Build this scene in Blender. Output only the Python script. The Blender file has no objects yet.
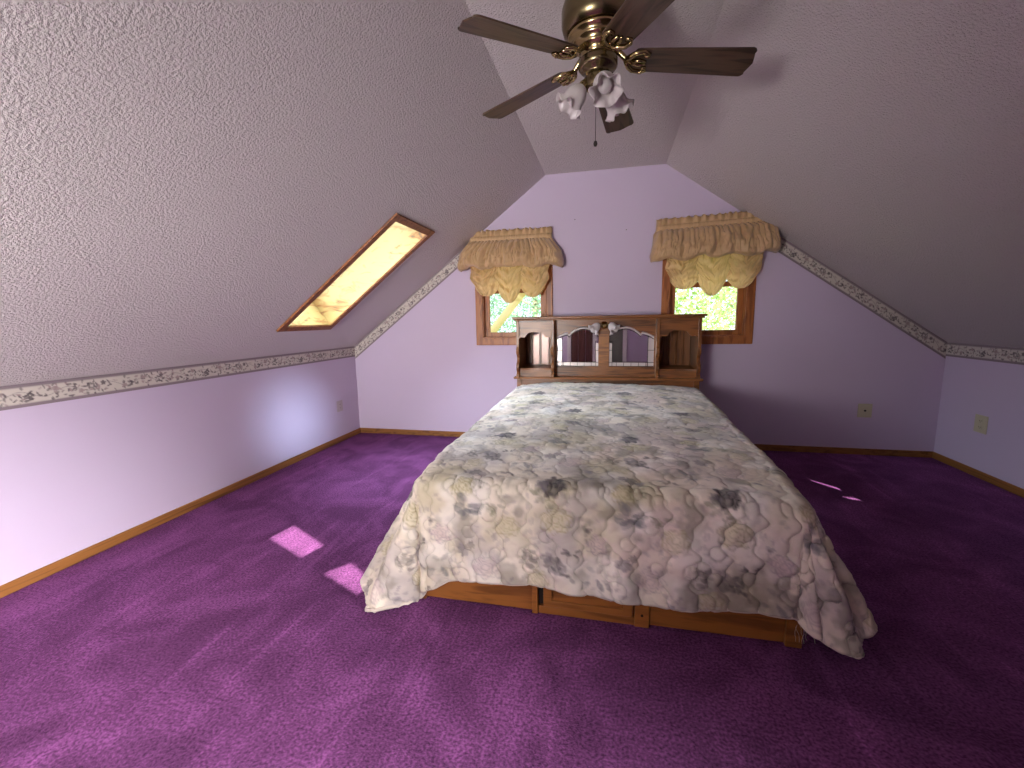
import bpy, bmesh, math, random
import numpy as np
from mathutils import Vector, Matrix
from mathutils.geometry import tessellate_polygon
PI = math.pi
SC = bpy.context.scene
COL = SC.collection
random.seed(4)

# ------------------------------------------------------------ room dimensions (metres)
XL, XR, YB, YR = -2.998, 2.944, 4.697, -1.9
HL, HR, HC, CL, CR = 1.060, 1.073, 2.800, -0.681, 0.491

# ------------------------------------------------------------ camera
cam_d = bpy.data.cameras.new('camera')
cam = bpy.data.objects.new('camera', cam_d); COL.objects.link(cam)
yaw, pitch, roll = 0.2243, 0.1477, -0.0179
f = Vector((-math.sin(yaw)*math.cos(pitch), math.cos(yaw)*math.cos(pitch), -math.sin(pitch)))
r = Vector((math.cos(yaw), math.sin(yaw), 0)); u = r.cross(f)
r2 = r*math.cos(roll) + u*math.sin(roll); u2 = -r*math.sin(roll) + u*math.cos(roll)
cam.matrix_world = Matrix(((r2.x, u2.x, -f.x, 0), (r2.y, u2.y, -f.y, 0), (r2.z, u2.z, -f.z, 1.35), (0, 0, 0, 1)))
cam_d.sensor_width = 36; cam_d.lens = 437.04*36/1024
cam_d.clip_start = 0.02
SC.camera = cam

# ------------------------------------------------------------ world, sun, skylight and added fill lamps, exposure
SC.view_settings.view_transform = 'Standard'; SC.view_settings.look = 'None'
SC.view_settings.gamma = 1; SC.view_settings.use_curve_mapping = False
SC.view_settings.exposure = 0.22
w = bpy.data.worlds.new('sky'); SC.world = w; w.use_nodes = True
bg = w.node_tree.nodes['Background']
bg.inputs[0].default_value = (0.72, 0.84, 1.0, 1); bg.inputs[1].default_value = 2.0

def light(name, kind, loc, direction, energy, color=(1, 1, 1), size=(1, 1), spread=180, angle=0.5):
    d = bpy.data.lights.new(name, kind); o = bpy.data.objects.new(name, d); COL.objects.link(o)
    o.location = loc; o.rotation_euler = Vector(direction).to_track_quat('-Z', 'Y').to_euler()
    d.energy = energy; d.color = color
    if kind == 'AREA':
        d.shape = 'RECTANGLE'; d.size, d.size_y = size; d.spread = math.radians(spread)
    if kind == 'SUN': d.angle = math.radians(angle)
    return o
SUN_DIR = (-0.7, 3.4, -1.6)
light('sun', 'SUN', (3, -12, 9), SUN_DIR, 22.0, (1, 0.93, 0.86), angle=0.25)
# area lamps: unseen fill lamps added first, then the skylight seen at left
light('added_rear_fill', 'AREA', (-1.95, YR+0.06, 1.10), (-0.16, 1, 0.27), 82, (1.0, 0.97, 0.93), (0.95, 0.7), spread=102)  # added fill lamp in front of the invented rear window
light('added_right_fill', 'AREA', (2.20, 0.0, 1.30), (-1, 0.14, -0.37), 31, (1.0, 0.95, 0.97), (1.2, 0.4), spread=43)  # added lamp without an opening, brightens the left floor and wall
light('added_wall_gleam', 'AREA', (2.05, 0.60, 1.62), (-5.05, 3.05, -1.22), 1.5, (0.62, 0.78, 1.0), (0.35, 0.3), spread=11)  # added narrow lamp that makes the blue gleam on the left wall
for _x in (-1.04, 0.91): light('added_gable_sky_fill', 'AREA', (_x, YB+1.5, 3.5), (0, -1, -1.05), 26, (0.80, 0.88, 1.0), (1.4, 1.0), spread=100)  # added lamps outdoors, boost the bluish light through the gable windows
light('left_skylight_daylight', 'AREA', (-2.36, 3.457, 2.00), (0.6, 0.0, -0.8), 33, (0.72, 0.85, 1.0), (0.5, 1.15), spread=105)

# ------------------------------------------------------------ materials
def newmat(name):
    m = bpy.data.materials.new(name); m.use_nodes = True
    return m, m.node_tree.nodes, m.node_tree.links, m.node_tree.nodes['Principled BSDF']
def srgb(c): return tuple((x/255/12.92 if x/255 <= .04045 else ((x/255+.055)/1.055)**2.4) for x in c) + (1,)
def mat(name, col, rough=.6, metal=0, bump=0, bscale=50, vary=0, vscale=6, spec=.5, coord='Object', trans=0, sheen=0):
    m, N, L, b = newmat(name)
    c = srgb(col); b.inputs['Base Color'].default_value = c
    b.inputs['Roughness'].default_value = rough; b.inputs['Metallic'].default_value = metal
    b.inputs['Specular IOR Level'].default_value = spec
    if trans: b.inputs['Transmission Weight'].default_value = trans
    if sheen: b.inputs['Sheen Weight'].default_value = sheen
    tc = N.new('ShaderNodeTexCoord')
    if vary:
        n = N.new('ShaderNodeTexNoise'); n.inputs['Scale'].default_value = vscale; n.inputs['Detail'].default_value = 4
        L.new(tc.outputs[coord], n.inputs['Vector'])
        mx = N.new('ShaderNodeMix'); mx.data_type = 'RGBA'
        mx.inputs[6].default_value = tuple(x*(1-vary) for x in c[:3])+(1,)
        mx.inputs[7].default_value = tuple(min(1, x*(1+vary)) for x in c[:3])+(1,)
        L.new(n.outputs['Fac'], mx.inputs[0]); L.new(mx.outputs[2], b.inputs['Base Color'])
    if bump:
        n2 = N.new('ShaderNodeTexNoise'); n2.inputs['Scale'].default_value = bscale; n2.inputs['Detail'].default_value = 5
        bp = N.new('ShaderNodeBump'); bp.inputs['Strength'].default_value = bump; bp.inputs['Distance'].default_value = .01
        L.new(tc.outputs[coord], n2.inputs['Vector']); L.new(n2.outputs['Fac'], bp.inputs['Height']); L.new(bp.outputs[0], b.inputs['Normal'])
    return m
def wood(name, c1, c2, scale=(3, 3, 30), rough=.4, rings=6, spec=.5):
    # grain stretched by a mapping: the axis with the smallest scale runs along the grain
    m, N, L, b = newmat(name)
    tc = N.new('ShaderNodeTexCoord'); mp = N.new('ShaderNodeMapping'); mp.inputs['Scale'].default_value = scale
    n = N.new('ShaderNodeTexNoise'); n.inputs['Scale'].default_value = 1.5; n.inputs['Detail'].default_value = 5; n.inputs['Distortion'].default_value = .6
    L.new(tc.outputs['Object'], mp.inputs[0]); L.new(mp.outputs[0], n.inputs['Vector'])
    mu = N.new('ShaderNodeMath'); mu.operation = 'MULTIPLY'; mu.inputs[1].default_value = rings; L.new(n.outputs['Fac'], mu.inputs[0])
    fr = N.new('ShaderNodeMath'); fr.operation = 'PINGPONG'; fr.inputs[1].default_value = 1; L.new(mu.outputs[0], fr.inputs[0])
    cr = N.new('ShaderNodeValToRGB'); cr.color_ramp.elements[0].color = srgb(c1); cr.color_ramp.elements[1].color = srgb(c2)
    cr.color_ramp.elements[0].position = .1; cr.color_ramp.elements[1].position = .75
    L.new(fr.outputs[0], cr.inputs[0]); L.new(cr.outputs[0], b.inputs['Base Color'])
    b.inputs['Roughness'].default_value = rough; b.inputs['Specular IOR Level'].default_value = spec
    bp = N.new('ShaderNodeBump'); bp.inputs['Strength'].default_value = .12; bp.inputs['Distance'].default_value = .004
    L.new(fr.outputs[0], bp.inputs['Height']); L.new(bp.outputs[0], b.inputs['Normal'])
    return m
def vcol(name, rough=.9, sheen=0, bump=0, bscale=300):
    m, N, L, b = newmat(name)
    a = N.new('ShaderNodeAttribute'); a.attribute_name = 'print'
    L.new(a.outputs['Color'], b.inputs['Base Color']); b.inputs['Roughness'].default_value = rough
    b.inputs['Sheen Weight'].default_value = sheen; b.inputs['Specular IOR Level'].default_value = .2
    if bump:
        tc = N.new('ShaderNodeTexCoord'); n2 = N.new('ShaderNodeTexNoise'); n2.inputs['Scale'].default_value = bscale
        bp = N.new('ShaderNodeBump'); bp.inputs['Strength'].default_value = bump; bp.inputs['Distance'].default_value = .004
        L.new(tc.outputs['Object'], n2.inputs['Vector']); L.new(n2.outputs['Fac'], bp.inputs['Height']); L.new(bp.outputs[0], b.inputs['Normal'])
    return m

M = {}
M['wall'] = mat('lilac_paint', (205, 190, 213), .75, bump=.05, bscale=180, vary=.03, vscale=2, spec=.3)
M['baseboard'] = wood('baseboard_oak', (112, 70, 30), (148, 98, 46), (4, .6, 20), .45)
M['casing'] = wood('window_oak', (132, 74, 34), (170, 104, 52), (14, 14, 2), .4)
M['casing_h'] = wood('window_oak_horizontal', (132, 74, 34), (170, 104, 52), (2, 14, 14), .4)
M['skycase'] = wood('skylight_oak', (110, 62, 32), (148, 92, 52), (10, 10, 10), .5)
M['pine'] = wood('headboard_pine', (86, 50, 24), (128, 80, 40), (12, 12, 1.2), .32)
M['pine_h'] = wood('headboard_pine_horizontal', (86, 50, 24), (132, 82, 42), (1.2, 12, 12), .32)
M['bedwood'] = wood('pedestal_pine', (112, 66, 26), (148, 92, 40), (1.2, 10, 12), .4)
M['dark'] = mat('dark_gap', (30, 20, 14), .9)
M['brass'] = mat('antique_brass', (132, 118, 88), .25, 1, vary=.15, vscale=20)
M['brass_bright'] = mat('polished_brass', (176, 156, 112), .2, 1)
M['blade'] = wood('dark_walnut_blade', (48, 32, 24), (84, 62, 48), (1.5, 14, 14), .35)
M['iron'] = mat('blade_edge', (40, 28, 22), .5)
M['mirror'] = mat('mirror_glass', (225, 228, 230), .02, 1)
M['mirror_dim'] = mat('tinted_mirror', (104, 88, 84), .3, 1)
M['lead'] = mat('lead_came', (60, 58, 56), .45, .7)
M['bevel'] = mat('bevelled_mirror_border', (216, 206, 204), .25, .35)
M['plate'] = mat('almond_plastic', (196, 190, 160), .4)
M['plate_w'] = mat('mauve_plate_plastic', (188, 172, 178), .45)
M['slot'] = mat('outlet_slot', (50, 44, 40), .6)
M['nail'] = mat('nail_metal', (70, 64, 66), .4, .8)
M['mattress'] = mat('mattress_ticking', (225, 222, 214), .9)
M['binding'] = mat('quilt_binding', (205, 192, 180), .9, bump=.2, bscale=120)
M['frost'] = None
M['trimwhite'] = mat('white_trim_paint', (232, 228, 226), .5)
M['brown_door'] = wood('brown_door', (70, 36, 28), (96, 52, 40), (14, 14, 1), .4)
M['grey_door'] = mat('grey_green_door', (120, 124, 112), .5)
M['sash_gasket'] = mat('sash_gasket', (70, 48, 30), .7)

def m_ceiling():
    m, N, L, b = newmat('popcorn_ceiling')
    b.inputs['Roughness'].default_value = .95; b.inputs['Specular IOR Level'].default_value = .15
    tc = N.new('ShaderNodeTexCoord')
    n = N.new('ShaderNodeTexNoise'); n.inputs['Scale'].default_value = 92; n.inputs['Detail'].default_value = 6; n.inputs['Roughness'].default_value = .6
    v = N.new('ShaderNodeTexVoronoi'); v.inputs['Scale'].default_value = 110; v.feature = 'SMOOTH_F1'
    L.new(tc.outputs['Object'], n.inputs['Vector']); L.new(tc.outputs['Object'], v.inputs['Vector'])
    ad = N.new('ShaderNodeMath'); ad.operation = 'MULTIPLY_ADD'; ad.inputs[1].default_value = -.15
    L.new(v.outputs['Distance'], ad.inputs[0]); L.new(n.outputs['Fac'], ad.inputs[2])
    bp = N.new('ShaderNodeBump'); bp.inputs['Strength'].default_value = 1.0; bp.inputs['Distance'].default_value = .017
    L.new(ad.outputs[0], bp.inputs['Height']); L.new(bp.outputs[0], b.inputs['Normal'])
    b.inputs['Base Color'].default_value = srgb((219, 210, 210))
    return m
M['ceiling'] = m_ceiling()

def m_carpet():
    m, N, L, b = newmat('purple_carpet')
    b.inputs['Roughness'].default_value = 1; b.inputs['Specular IOR Level'].default_value = .05
    b.inputs['Sheen Weight'].default_value = .25; b.inputs['Sheen Roughness'].default_value = .5
    b.inputs['Sheen Tint'].default_value = srgb((200, 120, 200))
    tc = N.new('ShaderNodeTexCoord')
    def noise(scale, detail=3, sc=(1, 1, 1), rot=0, dist=0):
        mp = N.new('ShaderNodeMapping'); mp.inputs['Scale'].default_value = sc; mp.inputs['Rotation'].default_value = (0, 0, rot)
        n = N.new('ShaderNodeTexNoise'); n.inputs['Scale'].default_value = scale; n.inputs['Detail'].default_value = detail
        n.inputs['Distortion'].default_value = dist
        L.new(tc.outputs['Object'], mp.inputs[0]); L.new(mp.outputs[0], n.inputs['Vector']); return n.outputs['Fac']
    def ramp(s, p0, p1, v0, v1):
        q = N.new('ShaderNodeMapRange'); q.inputs[1].default_value = p0; q.inputs[2].default_value = p1
        q.inputs[3].default_value = v0; q.inputs[4].default_value = v1; L.new(s, q.inputs[0]); return q.outputs[0]
    def mul(a, c):
        q = N.new('ShaderNodeMath'); q.operation = 'MULTIPLY'; L.new(a, q.inputs[0]); L.new(c, q.inputs[1]); return q.outputs[0]
    pile = ramp(noise(95, 5), .33, .67, .45, 1.6)              # tufts
    foot = ramp(noise(2.2, 6, dist=1.6), .36, .66, .70, 1.36)   # brushed patches
    streak = ramp(noise(6.5, 4, (1, .14, 1), .22, 1.2), .54, .68, .94, 1.20)  # vacuum tracks
    thin = ramp(noise(13, 2, (1, .08, 1), .34, .9), .61, .67, 1, 1.25)
    val = mul(mul(pile, foot), mul(streak, thin))
    cm = N.new('ShaderNodeMix'); cm.data_type = 'RGBA'; cm.blend_type = 'MULTIPLY'; cm.inputs[0].default_value = 1
    cm.inputs[6].default_value = srgb((102, 58, 99))
    L.new(val, cm.inputs[7]); L.new(cm.outputs[2], b.inputs['Base Color'])
    bp = N.new('ShaderNodeBump'); bp.inputs['Strength'].default_value = .8; bp.inputs['Distance'].default_value = .012
    L.new(noise(170, 3), bp.inputs['Height']); L.new(bp.outputs[0], b.inputs['Normal'])
    return m
M['carpet'] = m_carpet()

def m_fabric(name, col, tcol, fac):
    m, N, L, b = newmat(name)
    out = N['Material Output']
    b.inputs['Base Color'].default_value = srgb(col); b.inputs['Roughness'].default_value = .42
    b.inputs['Sheen Weight'].default_value = .3
    tr = N.new('ShaderNodeBsdfTranslucent'); tr.inputs[0].default_value = srgb(tcol)
    mx = N.new('ShaderNodeMixShader'); mx.inputs[0].default_value = fac
    L.new(b.outputs[0], mx.inputs[1]); L.new(tr.outputs[0], mx.inputs[2]); L.new(mx.outputs[0], out.inputs[0])
    return m
M['valance'] = m_fabric('tan_satin', (206, 170, 126), (215, 190, 120), .12)
M['swag'] = m_fabric('tan_satin_single_layer', (214, 178, 134), (255, 216, 136), .30)
M['frost'] = m_fabric('frosted_glass', (222, 214, 214), (240, 232, 232), .35)
M['frost'].node_tree.nodes['Principled BSDF'].inputs['Roughness'].default_value = .25
M['leaf'] = m_fabric('leaf_green', (140, 168, 104), (180, 205, 110), .45)
M['leaf2'] = m_fabric('leaf_blue_green', (112, 150, 120), (140, 190, 140), .45)
M['bark'] = mat('pale_bark', (138, 126, 104), .9, bump=.5, bscale=20)
M['timber'] = wood('yellow_timber', (210, 176, 92), (232, 204, 128), (2, 2, 2), .7)
M['grass'] = mat('lawn', (110, 140, 70), .95, vary=.3, vscale=1)

def m_glass():
    m, N, L, b = newmat('window_glass'); out = N['Material Output']
    t = N.new('ShaderNodeBsdfTransparent'); g = N.new('ShaderNodeBsdfGlossy'); g.inputs['Roughness'].default_value = .02
    fr = N.new('ShaderNodeFresnel'); fr.inputs[0].default_value = 1.3
    mx = N.new('ShaderNodeMixShader'); L.new(fr.outputs[0], mx.inputs[0]); L.new(t.outputs[0], mx.inputs[1]); L.new(g.outputs[0], mx.inputs[2])
    L.new(mx.outputs[0], out.inputs[0]); return m
M['glass'] = m_glass()

def m_shaft():
    m, N, L, b = newmat('pale_shaft_board'); tc = N.new('ShaderNodeTexCoord')
    n = N.new('ShaderNodeTexNoise'); n.inputs['Scale'].default_value = 7; n.inputs['Detail'].default_value = 6; n.inputs['Distortion'].default_value = 1.5
    mp = N.new('ShaderNodeMapping'); mp.inputs['Scale'].default_value = (.7, .7, 1.8)
    L.new(tc.outputs['Object'], mp.inputs[0]); L.new(mp.outputs[0], n.inputs['Vector'])
    cr = N.new('ShaderNodeValToRGB'); e = cr.color_ramp.elements
    e[0].position = .33; e[0].color = srgb((160, 112, 60)); e[1].position = .46; e[1].color = srgb((180, 154, 94))
    e2 = cr.color_ramp.elements.new(.27); e2.color = srgb((110, 90, 60))
    L.new(n.outputs['Fac'], cr.inputs[0]); L.new(cr.outputs[0], b.inputs['Base Color']); b.inputs['Roughness'].default_value = .6
    return m
M['shaft'] = m_shaft()

# ------------------------------------------------------------ mesh helpers
def finish(name, bm, m, parent=None, smooth=False, bevel=0, kind=None):
    bmesh.ops.recalc_face_normals(bm, faces=bm.faces)
    me = bpy.data.meshes.new(name); bm.to_mesh(me); bm.free()
    for p in me.polygons: p.use_smooth = smooth
    o = bpy.data.objects.new(name, me); COL.objects.link(o); me.materials.append(M[m])
    if parent is not None: o.parent = parent
    if bevel:
        b = o.modifiers.new('bevel', 'BEVEL'); b.width = bevel; b.segments = 2; b.limit_method = 'ANGLE'; b.angle_limit = .7
    if kind: o['kind'] = kind
    return o
def BM(): return bmesh.new()
def box(bm, x0, x1, y0, y1, z0, z1):
    v = [bm.verts.new((x, y, z)) for z in (z0, z1) for y in (y0, y1) for x in (x0, x1)]
    for q in ((0, 2, 3, 1), (4, 5, 7, 6), (0, 1, 5, 4), (1, 3, 7, 5), (3, 2, 6, 7), (2, 0, 4, 6)):
        bm.faces.new([v[i] for i in q])
def prism(bm, loops, org, ax, ay, an, t):
    """polygon (with holes) in the plane org + a*ax + b*ay, extruded t along an"""
    org, ax, ay, an = map(Vector, (org, ax, ay, an))
    P = [[org+ax*a+ay*b for a, b in l] for l in loops]
    flat = [p for l in P for p in l]
    tris = tessellate_polygon([[Vector((a, b, 0)) for a, b in l] for l in loops])
    A = [bm.verts.new(p) for p in flat]; B = [bm.verts.new(p+an*t) for p in flat]
    for tr in tris:
        try:
            bm.faces.new([A[i] for i in tr]); bm.faces.new([B[i] for i in reversed(tr)])
        except ValueError: pass
    k = 0
    for l in P:
        n = len(l)
        for i in range(n):
            j = (i+1) % n; bm.faces.new((A[k+i], A[k+j], B[k+j], B[k+i]))
        k += n
def lathe(bm, prof, seg=32, mtx=None):
    rings = []
    for (rr, z) in prof:
        if rr < 1e-5: rings.append([bm.verts.new((0, 0, z))])
        else: rings.append([bm.verts.new((rr*math.cos(2*PI*i/seg), rr*math.sin(2*PI*i/seg), z)) for i in range(seg)])
    for a, b in zip(rings, rings[1:]):
        for i in range(seg):
            j = (i+1) % seg
            q = [a[i % len(a)], a[j % len(a)], b[j % len(b)], b[i % len(b)]]
            q2 = []
            for v in q:
                if v not in q2: q2.append(v)
            if len(q2) > 2:
                try: bm.faces.new(q2)
                except ValueError: pass
    if mtx is not None:
        bmesh.ops.transform(bm, matrix=mtx, verts=[v for r_ in rings for v in r_])
def tube(bm, pts, rad, seg=8, closed=False):
    pts = [Vector(p) for p in pts]; n = len(pts); rings = []
    up = Vector((0, 0, 1))
    for i, p in enumerate(pts):
        a = pts[(i-1) % n] if (i or closed) else p; b = pts[(i+1) % n] if (i < n-1 or closed) else p
        t = (b-a).normalized()
        s = t.cross(up)
        if s.length < .05: s = t.cross(Vector((1, 0, 0)))
        s.normalize(); q = s.cross(t)
        rr = rad[i] if hasattr(rad, '__len__') else rad
        rings.append([bm.verts.new(p+(s*math.cos(2*PI*k/seg)+q*math.sin(2*PI*k/seg))*rr) for k in range(seg)])
    for i in range(n if closed else n-1):
        a, b = rings[i], rings[(i+1) % n]
        for k in range(seg): bm.faces.new((a[k], a[(k+1) % seg], b[(k+1) % seg], b[k]))
    if not closed:
        bm.faces.new(rings[0]); bm.faces.new(rings[-1])
def gridmesh(name, P, m, parent=None, colors=None, smooth=True, kind=None, closed_u=False):
    """P: (nu, nv, 3) array"""
    nu, nv = P.shape[:2]
    me = bpy.data.meshes.new(name)
    idx = np.arange(nu*nv).reshape(nu, nv)
    if closed_u: idx = np.vstack([idx, idx[:1]])
    q = np.stack([idx[:-1, :-1], idx[1:, :-1], idx[1:, 1:], idx[:-1, 1:]], -1).reshape(-1, 4)
    me.vertices.add(nu*nv); me.vertices.foreach_set('co', P.reshape(-1).astype(np.float32))
    me.loops.add(q.size); me.loops.foreach_set('vertex_index', q.reshape(-1).astype(np.int32))
    me.polygons.add(len(q)); me.polygons.foreach_set('loop_start', np.arange(0, q.size, 4, dtype=np.int32))
    me.polygons.foreach_set('loop_total', np.full(len(q), 4, np.int32))
    me.update(calc_edges=True)
    me.polygons.foreach_set('use_smooth', np.full(len(q), smooth))
    if colors is not None:
        at = me.color_attributes.new('print', 'FLOAT_COLOR', 'POINT')
        c = np.ones((nu*nv, 4), np.float32); c[:, :3] = colors.reshape(-1, 3); at.data.foreach_set('color', c.reshape(-1))
    o = bpy.data.objects.new(name, me); COL.objects.link(o); me.materials.append(M[m])
    if parent is not None: o.parent = parent
    if kind: o['kind'] = kind
    return o
def thing(name, label, cat, loc=(0, 0, 0), rot=(0, 0, 0), group=None, kind=None):
    o = bpy.data.objects.new(name, None); COL.objects.link(o); o.location = loc; o.rotation_euler = rot
    o.empty_display_size = .05
    if kind: o['kind'] = kind
    if label: o['label'] = label
    if cat: o['category'] = cat
    if group: o['group'] = group
    return o
def tag(o, label, cat, group=None):
    o['label'] = label; o['category'] = cat
    if group: o['group'] = group
    return o
_rng = np.random.RandomState(7); _lat = _rng.rand(256, 256)
def vnoise(x, y):
    xi = np.floor(x).astype(int); yi = np.floor(y).astype(int); fx = x-xi; fy = y-yi
    fx = fx*fx*(3-2*fx); fy = fy*fy*(3-2*fy)
    g = lambda i, j: _lat[i % 256, j % 256]
    return (g(xi, yi)*(1-fx)+g(xi+1, yi)*fx)*(1-fy)+(g(xi, yi+1)*(1-fx)+g(xi+1, yi+1)*fx)*fy
def fbm(x, y, o=4):
    s = 0; a = .5
    for k in range(o): s = s+a*vnoise(x*2**k+17*k, y*2**k+31*k); a *= .5
    return s/(1-.5**o)
def sstep(a, b, x):
    t = np.clip((x-a)/(b-a), 0, 1); return t*t*(3-2*t)

# ------------------------------------------------------------ room shell
T = .12
b = BM(); box(b, XL-.3, XR+.3, YR-.2, YB+.2, -.1, 0); tag_floor = finish('floor', b, 'carpet', kind='structure')
b = BM(); box(b, XL-T, XL, YR, YB, 0, HL); finish('wall_left', b, 'wall', kind='structure')
b = BM(); box(b, XR, XR+T, YR, YB, 0, HR); finish('wall_right', b, 'wall', kind='structure')
gable = [(XL-T, 0), (XR+T, 0), (XR+T, HR), (XR, HR), (CR, HC), (CL, HC), (XL, HL), (XL-T, HL)]
WIN = [(-1.465, -.611), (.485, 1.342)]; WZ0, WZ1 = 1.067, 2.10; CW = .088
holes = [[(a+CW-.02, WZ0+CW-.02), (c-CW+.02, WZ0+CW-.02), (c-CW+.02, WZ1-CW+.02), (a+CW-.02, WZ1-CW+.02)] for a, c in WIN]
b = BM(); prism(b, [gable]+holes, (0, YB, 0), (1, 0, 0), (0, 0, 1), (0, 1, 0), T+.04); finish('wall_back', b, 'wall', kind='structure')
# rear gable (behind the camera): invented window at left, two added holes shaped to cast sun patches
RW = (-2.45, -1.05, .75, 1.75)
P1 = [(-1.26, 1.93), (-.93, 1.85), (-.84, 1.935), (-1.18, 2.03)]; P2 = [(-.74, 1.80), (-.46, 1.735), (-.40, 1.80), (-.60, 1.87)]
def rect(x0, x1, z0, z1): return [(x0, z0), (x1, z0), (x1, z1), (x0, z1)]
RW = (-2.45, -1.45, .75, 1.45)
b = BM(); prism(b, [gable, rect(*RW), P1, P2], (0, YR, 0), (1, 0, 0), (0, 0, 1), (0, -1, 0), .04); finish('wall_rear', b, 'wall', kind='structure')

def slope_axes(side):
    if side == 'L': o_, d_ = Vector((XL, 0, HL)), Vector((CL-XL, 0, HC-HL))
    else: o_, d_ = Vector((XR, 0, HR)), Vector((CR-XR, 0, HC-HR))
    ln = d_.length; d_.normalize()
    n = Vector((-d_.z, 0, d_.x)) if side == 'L' else Vector((-d_.z, 0, d_.x))
    if n.z < 0: n = -n
    return o_, d_, n, ln
oL, dL, nL, lnL = slope_axes('L'); oR, dR, nR, lnR = slope_axes('R')
VA = [(.50, .68), (.65, .68), (.65, .81), (.54, .81)]; VB = [(.30, .83), (.32, .70), (.46, .57), (.48, .66)]  # unseen holes added and shaped to cast sun slivers beside the bed
SKY = (3.10, 3.815, .385, 1.80)
b = BM()
prism(b, [[(YR, 0), (YB, 0), (YB, lnL), (YR, lnL)], [(3.165, .45), (3.75, .45), (3.75, 1.735), (3.165, 1.735)]], oL, (0, 1, 0), dL, nL, .2)
finish('ceiling', b, 'ceiling', kind='structure')
b = BM()
prism(b, [[(YR, 0), (YB, 0), (YB, lnR), (YR, lnR)], VA, VB], oR, (0, 1, 0), dR, nR, .03)
finish('ceiling', b, 'ceiling', kind='structure')
b = BM(); box(b, CL, CR, YR, YB, HC, HC+.12); finish('ceiling', b, 'ceiling', kind='structure')

# baseboards
def baseboard(name, x0, x1, y0, y1, nx, ny):
    b = BM(); h = .062; t = .014
    if nx:
        xs = sorted((x0, x0+nx*t)); box(b, xs[0], xs[1], y0, y1, 0, h)
    else:
        ys = sorted((y0, y0+ny*t)); box(b, x0, x1, ys[0], ys[1], 0, h)
    return finish(name, b, 'baseboard', bevel=.005, kind='structure')
baseboard('baseboard_left', XL, XL, YR, YB, 1, 0)
baseboard('baseboard_right', XR, XR, YR, YB, -1, 0)
baseboard('baseboard_back', XL, XR, YB, YB, 0, -1)

# ------------------------------------------------------------ wallpaper border (printed sprigs)
M['border'] = vcol('wallpaper_border', .7)
def border_color(a, bb, Wd):
    """a along, bb across 0..Wd"""
    base = np.array(srgb((206, 198, 188))[:3]); edge = np.array(srgb((140, 126, 132))[:3]); dark = np.array(srgb((98, 88, 92))[:3]); mid = np.array(srgb((160, 140, 140))[:3])
    c = np.tile(base, a.shape+(1,))
    c *= (0.94+.1*fbm(a*20, bb*20, 3))[..., None]
    # vine
    vy = Wd*.5+.018*np.sin(a*2*PI/.21)
    m_ = np.exp(-((bb-vy)/.0022)**2)*.55
    rs = np.random.RandomState(3)
    tile = 1.05
    at = a % tile
    def leaf(cx, cy, ang, L_, W_, strength, col):
        nonlocal c
        dx = (at-cx+tile/2) % tile-tile/2; dy = bb-cy
        p = dx*math.cos(ang)+dy*math.sin(ang); q = -dx*math.sin(ang)+dy*math.cos(ang)
        k = sstep(1.0, .7, np.sqrt(((p-L_/2)/(L_/2))**2+(q/(W_/2))**2))*strength
        c = c*(1-k[..., None])+col*k[..., None]
    c = c*(1-m_[..., None])+dark*m_[..., None]
    for k in range(190):
        cx = rs.rand()*tile; cy = Wd*.5+rs.uniform(-.034, .034)
        leaf(cx, cy, rs.uniform(-PI, PI), rs.uniform(.018, .034), rs.uniform(.007, .014), rs.uniform(.55, .95), dark if rs.rand() < .65 else mid)
    for k in range(9):     # small five-petalled blossoms
        cx = tile*(k+.5)/9; cy = Wd*.5+(.016 if k % 2 else -.016)
        for j in range(5): leaf(cx, cy, j*2*PI/5+k, .017, .012, .85, mid if k % 3 else dark)
    e = np.minimum(bb, Wd-bb)
    k = sstep(.0175, .0155, e)[..., None]; c = c*(1-k)+edge*k
    k = (np.exp(-((e-.020)/.0018)**2)*.5)[..., None]; c = c*(1-k)+dark*k
    return c
def border(name, p0, p1, down, Wd=.125, off=(0, 0, 0), skew0=0, skew1=0):
    p0, p1, down, off = map(Vector, (p0, p1, down, off)); Ln = (p1-p0).length; d = (p1-p0).normalized()
    na = int(Ln/.005); nb = 27
    A, B_ = np.meshgrid(np.linspace(0, 1, na), np.linspace(0, Wd, nb), indexing='ij')
    a = (skew0*B_)*(1-A)+(Ln+skew1*B_)*A
    P = np.array(p0+off)[None, None]+a[..., None]*np.array(d)+B_[..., None]*np.array(down)
    o = gridmesh(name, P, 'border', colors=border_color(a, B_, Wd), smooth=False, kind='structure')
    s = o.modifiers.new('paper', 'SOLIDIFY'); s.thickness = .0015; s.offset = 0
    return o
border('trim_1', (XL+.003, YR, HL), (XL+.003, YB-.003, HL), (0, 0, -1), .122)
border('trim_2', (XR-.003, YB-.003, HR), (XR-.003, YR, HR), (0, 0, -1), .122)
yb = YB-.003
tl = (HC-HL)/(CL-XL); al = math.atan(tl); tr_ = (HC-HR)/(XR-CR); ar = math.atan(tr_)
def onL(x): return Vector((x, yb, HL+(x-XL)*tl))
def onR(x): return Vector((x, yb, HR+(XR-x)*tr_))
border('trim_3', onL(XL+.002), onL(-1.46), (math.sin(al), 0, -math.cos(al)), .122, skew0=-math.tan(al))
border('trim_4', onR(1.36), onR(XR-.002), (-math.sin(ar), 0, -math.cos(ar)), .122, skew1=math.tan(ar))

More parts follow.
